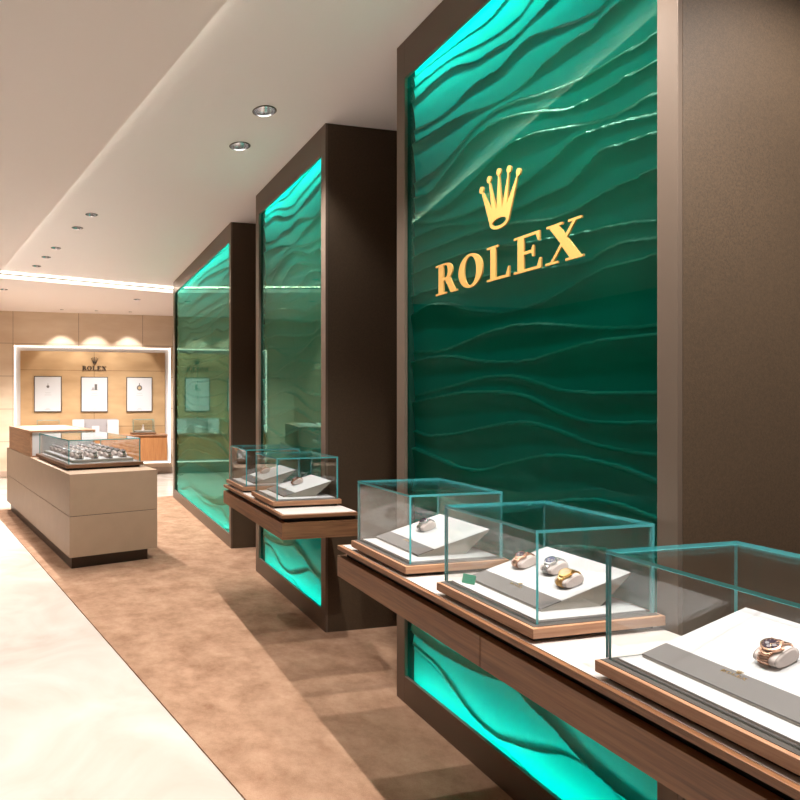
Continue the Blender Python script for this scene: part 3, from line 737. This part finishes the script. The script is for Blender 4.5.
for i, (y, p, metal, dial, sub, lab) in enumerate(W):
    o = cush0 if i == 0 else copy_tree(cush0)
    z = tray_z(p); o.location = (p, y, z+.0005); o.rotation_euler = (0, ta, 0); tag(o, cl[i], 'cushion', 'watch cushions in the table cases')
    key = (metal, dial, sub)
    if key in protos: wv_ = copy_tree(protos[key])
    else: wv_ = make_watch(*key); protos[key] = wv_
    wv_.location = (p, y, z+.0012); wv_.rotation_euler = (0, ta, 0); wv_.scale = o.scale = (.93, .93, .93); tag(wv_, lab, 'watch', 'watches in the table cases')
# green tag cards
def tag_card(loc, rz, lab):
    b = MB(); T = Matrix.Rotation(math.radians(-28), 4, 'Y')
    b.box(-.001, .001, -.020, .020, 0, .030, 'tag_green', T=T); b.poly([(-.001, -.006, 0), (-.020, -.006, 0), (-.0135, -.006, .025)], 'tag_green', (0, .012, 0))
    o = b.done('tag_card', loc=loc); o.rotation_euler = (0, 0, rz); tag(o, lab, 'sign'); return o
tag_card((.368, 1.030, ZF+.0004), math.radians(32), 'small green card standing at the front left corner of the middle case')

# ------------------------------------------------------------------ island counter
def em_root(name, e, m, z, label, cat, group=None): return empty(name, em(e, m, z), ANG, label, cat, group)
I_E0, I_E1, I_M0, I_M1 = 5.13, 8.39, 1.345, 2.165
ce, cm = (I_E0+I_E1)/2, (I_M0+I_M1)/2
isl = em_root('display_counter', ce, cm, 0, 'long beige lacquered counter on a dark recessed plinth at left', 'counter')
def ib(b, e0, e1, m0, m1, z0, z1, mat, mats=None): b.box(m0-cm, m1-cm, e0-ce, e1-ce, z0, z1, mat, mats=mats)
b = MB(); ib(b, I_E0+.07, I_E1-.09, I_M0+.035, I_M1-.07, .008, .12, 'island_plinth'); b.done('plinth', isl)
b = MB(); ib(b, I_E0, I_E1, I_M0, I_M1, .12, .474, 'island_lacquer'); b.done('lower_panel', isl, bevel=.002)
b = MB(); ib(b, I_E0+.006, I_E1-.006, I_M0+.006, I_M1-.006, .474, .479, 'bronze_dark'); b.done('groove', isl)
b = MB(); ib(b, I_E0, I_E1, I_M0, I_M1, .479, .843, 'island_lacquer'); b.done('upper_panel', isl, bevel=.002)
# hutch
he0, he1, hm0, hm1 = 6.84, 8.24, 1.350, 2.10
hc = ((he0+he1)/2, (hm0+hm1)/2)
hut = em_root('raised_cabinet', hc[0], hc[1], .8435, 'walnut cabinet box standing on the far half of the beige counter', 'cabinet')
def hb(b, e0, e1, m0, m1, z0, z1, mat, mats=None): b.box(m0-hc[1], m1-hc[1], e0-hc[0], e1-hc[0], z0, z1, mat, mats=mats)
b = MB(); hb(b, he0+.02, he1, hm0, hm0+.025, .012, .275, 'walnut_light'); b.done('side_panel', hut, bevel=.001)
b = MB(); hb(b, he0+.02, he1, hm1-.025, hm1, .012, .275, 'walnut_light'); b.done('side_panel', hut, bevel=.001)
b = MB(); hb(b, he1-.02, he1, hm0+.025, hm1-.025, .012, .275, 'walnut_light'); b.done('back_panel', hut)
b = MB(); hb(b, he0, he1, hm0, hm1, 0, .012, 'walnut_light'); b.done('bottom', hut)
b = MB(); hb(b, he0+.02, he0+.035, hm0+.025, hm1-.025, .012, .275, 'white_card'); b.done('front_panel', hut)
b = MB(); hb(b, he0, he1, hm0, hm1, .275, .292, 'walnut_light'); b.done('top', hut, bevel=.001)
b = MB(); hb(b, he0+.25, he1-.2, hm0+.1, hm1-.1, .292, .2945, 'inlay_leather'); b.done('leather_inlay', hut)
# long glass case on the counter
ge0, ge1, gm0, gm1 = 5.40, 6.72, 1.385, 2.135
gc = ((ge0+ge1)/2, (gm0+gm1)/2)
ic = em_root('glass_display_case', gc[0], gc[1], .8435, 'low wide glass case full of small watches on the beige counter', 'display case')
def gb(b, e0, e1, m0, m1, z0, z1, mat, mats=None): b.box(m0-gc[1], m1-gc[1], e0-gc[0], e1-gc[0], z0, z1, mat, mats=mats)
b = MB(); gb(b, ge0+.03, ge1-.03, gm0+.03, gm1-.03, 0, .018, 'black_gap'); b.done('shadow_gap', ic)
b = MB(); gb(b, ge0, ge1, gm0, gm1, .018, .050, 'walnut_side'); b.done('wooden_base', ic, bevel=.0015)
b = MB(); gb(b, ge0+.045, ge1-.045, gm0+.045, gm1-.045, .050, .056, 'tray_white'); b.done('case_floor', ic)
t = .009; a0, a1, b0, b1, z0, z1 = ge0+.03, ge1-.03, gm0+.03, gm1-.02, .0505, .275
def gp(e0, e1, m0, m1, z0_, z1_, edges):
    b = MB(); gb(b, e0, e1, m0, m1, z0_, z1_, 'pane', {k: 'glass_edge' for k in edges}); b.done('glass_pane', ic)
gp(a0, a1, b0, b1, z1-t, z1, ('-x', '+x', '-y', '+y'))
gp(a0, a0+t, b0, b1, z0, z1-t-.0004, ('-x', '+x', '+z')); gp(a1-t, a1, b0, b1, z0, z1-t-.0004, ('-x', '+x', '+z'))
gp(a0+t+.0003, a1-t-.0003, b0, b0+t, z0, z1-t-.0004, ('-y', '+y', '+z')); gp(a0+t+.0003, a1-t-.0003, b1-t, b1, z0, z1-t-.0004, ('-y', '+y', '+z'))
it = em_root('watch_tray', gc[0], gc[1], .8435+.0565, 'long grey padded tray of watches inside the counter case', 'tray')
b = MB(); b.box(-.30, .30, -.585, .585, 0, .028, 'tray_under'); b.done('tray_body', it, bevel=.004)
b = MB(); b.box(-.292, .292, -.577, .577, .028, .031, 'tray_white'); b.done('tray_pad', it)
sw = make_watch('steel', 'dial_silver', False); gw = protos[('rose_gold', 'dial_silver', False)]
k = 0
for i in range(7):
    for j in range(4):
        e_ = gc[0]-.50+i*.166; m_ = gc[1]-.216+j*.144
        c = copy_tree(cush0); c.location = em(e_, m_, .8435+.0565+.0315); c.rotation_euler = (0, 0, ANG-math.pi/2); c.scale = (1.5, 1.5, 1.5)
        RW = ['nearest', 'second', 'third', 'fourth', 'fifth', 'sixth', 'farthest'][i]; CL = ['far left', 'left of centre', 'right of centre', 'far right'][j]
        tag(c, f'small cream cushion in the {RW} row of the counter case, {CL}', 'cushion', 'cushions in the counter case')
        wv_ = sw if k == 0 else copy_tree(sw)
        wv_.location = c.location; wv_.rotation_euler = c.rotation_euler; wv_.scale = (1.5, 1.5, 1.5)
        tag(wv_, f'small steel watch in the {RW} row of the counter case, {CL}', 'watch', 'watches in the counter case'); k += 1

# ------------------------------------------------------------------ far wall: counter, pictures, logo, small cases
YW = YF-.045
fc = empty('wall_counter', (1.01, YW+.2, 0), 0, 'orange-brown wooden counter hung in the lit niche of the far wall', 'counter')
b = MB(); b.box(-1.39, 1.39, -.199, .17, .785-.012, .808-.012, 'walnut_light'); b.done('counter_top', fc, bevel=.001)
for x0, x1 in ((-1.385, -.46), (-.455, .455), (.46, 1.385)):
    b = MB(); b.box(x0, x1, -.199, .14, .29, .768, 'cabinet_wood'); b.done('drawer_unit', fc, bevel=.001)
ZCN = .796+.0006
def poster(x0, x1, z0, z1, lab, art):
    cx, cz = (x0+x1)/2, (z0+z1)/2
    r = empty('wall_picture', (cx, YW, cz), 0, lab, 'picture', 'three white pictures in the niche')
    hw, hh = (x1-x0)/2, (z1-z0)/2
    b = MB(); b.box(-hw, hw, .0005, .03, -hh, hh, 'frame_dark'); b.done('frame', r)
    b = MB(); b.box(-hw+.016, hw-.016, .03, .033, -hh+.016, hh-.016, 'white_card'); b.done('print', r)
    b = MB(); art(b); b.done('artwork', r, recalc=True)
    b = MB()
    for z, w_ in ((.02, .10), (-.02, .13), (-.28, .06), (-.30, .10)): b.box(-w_/2, w_/2, .0331, .0337, z, z+.006, 'grey_card')
    b.done('caption', r)
    return r
T0 = Matrix.Rotation(-math.pi/2, 4, 'X') @ Matrix.Translation((0, 0, 0))
def art_drop(b): b.disc((0, 0), .028, .0336, 'ink', 20, Matrix.Translation((0, 0, .145)) @ Matrix.Rotation(-math.pi/2, 4, 'X')); b.box(-.008, .008, .0331, .0337, .16, .205, 'grey_card')
def art_tower(b): b.box(-.052, -.002, .0331, .0337, .09, .20, 'ink'); b.box(.006, .05, .0331, .0337, .09, .135, 'grey_card'); b.box(-.07, .07, .0331, .0336, .082, .09, 'ink')
def art_ring(b):
    T = Matrix.Translation((0, 0, .13)) @ Matrix.Rotation(-math.pi/2, 4, 'X')
    b.ring((0, 0), .030, .055, .0336, .0336, 'ink', 24, T); b.disc((0, 0), .03, .0334, 'dial_cream', 20, T); b.box(-.008, .008, .0331, .0337, .18, .225, 'ink')
poster(1.642, 2.159, 1.239, 1.931, 'left of three white pictures, with a tiny dark drop shape', art_drop)
poster(.754, 1.276, 1.236, 1.925, 'centre of three white pictures, with a dark tower shape, below the small logo', art_tower)
poster(-.128, .391, 1.236, 1.926, 'right of three white pictures, with a round ring shape', art_ring)
wl = empty('wall_logo', (1.012, YW, 2.055), math.pi/2, 'small dark crown and word fixed above the centre picture', 'sign')
sgn = sign(wl, (0, 0, 0), .60, 'bronze_dark', 'bronze_dark', .012, root_name='lettering')
# flat display cards on the far counter
def panel_card(x, y, w_, h_, rz, lab, mat='white_card', tilt=-.12):
    b = MB(); b.box(-w_/2, w_/2, -.006, .006, 0, h_, mat); o = b.done('display_card', loc=(x, y, ZCN+.001)); o.rotation_euler = (-tilt*0, 0, rz); tag(o, lab, 'card', 'white cards on the far counter'); return o
b = MB(); b.box(-.42, .42, -.008, .008, 0, .30, 'grey_card'); o = b.done('backing_board', loc=(.99, YW+.03, ZCN)); tag(o, 'pale board standing on the far counter behind the white cards', 'board')
panel_card(1.33, YW+.12, .22, .295, .1, 'tall white card on the far counter, left of the three')
panel_card(1.00, YW+.16, .14, .17, 0, 'small white card in the middle of the far counter')
panel_card(.66, YW+.12, .22, .285, -.1, 'tall white card on the far counter, right of the three')
def small_case(x, lab, lab2):
    r = empty('small_glass_case', (x, YW+.19, ZCN), 0, lab, 'display case', 'small glass cases on the far counter')
    b = MB(); b.box(-.245, .245, -.14, .14, .008, .04, 'walnut_side'); b.box(-.22, .22, -.12, .12, 0, .008, 'black_gap'); b.done('wooden_base', r, bevel=.001)
    for q in (('top', -.205, .205, -.11, .11, .29, .296), ('f', -.205, .205, .104, .11, .0405, .2895), ('k', -.205, .205, -.11, -.104, .0405, .2895), ('l', -.205, -.199, -.1035, .1035, .0405, .2895), ('r', .199, .205, -.1035, .1035, .0405, .2895)):
        b = MB(); ed = ('-x', '+x', '-y', '+y') if q[0] == 'top' else (('-x', '+x') if q[0] in 'fk' else ('-y', '+y'))
        b.box(*q[1:], 'pane', mats={k: 'glass_edge' for k in ed}); b.done('glass_pane', r)
    s_ = empty('watch_stand', (x, YW+.19, ZCN+.0405), 0, lab2, 'stand', 'little stands in the far cases')
    b = MB(); b.box(-.17, .17, -.08, .08, 0, .035, 'tray_under'); b.done('stand_base', s_, bevel=.006)
    b = MB(); b.ring((0, 0), .035, .022, .035, .07, 'cushion', 16); b.ring((0, 0), .022, .012, .07, .12, 'cushion', 16); b.ring((0, 0), .012, .018, .12, .15, 'cushion', 16); b.disc((0, 0), .018, .15, 'cushion', 16); b.done('stand_stem', s_)
small_case(.08, 'small glass case on the dark base at the right end of the far counter', 'pale stand inside the right small glass case')
small_case(1.89, 'small glass case at the left end of the far counter, behind the walnut cabinet', 'pale stand inside the left small glass case')
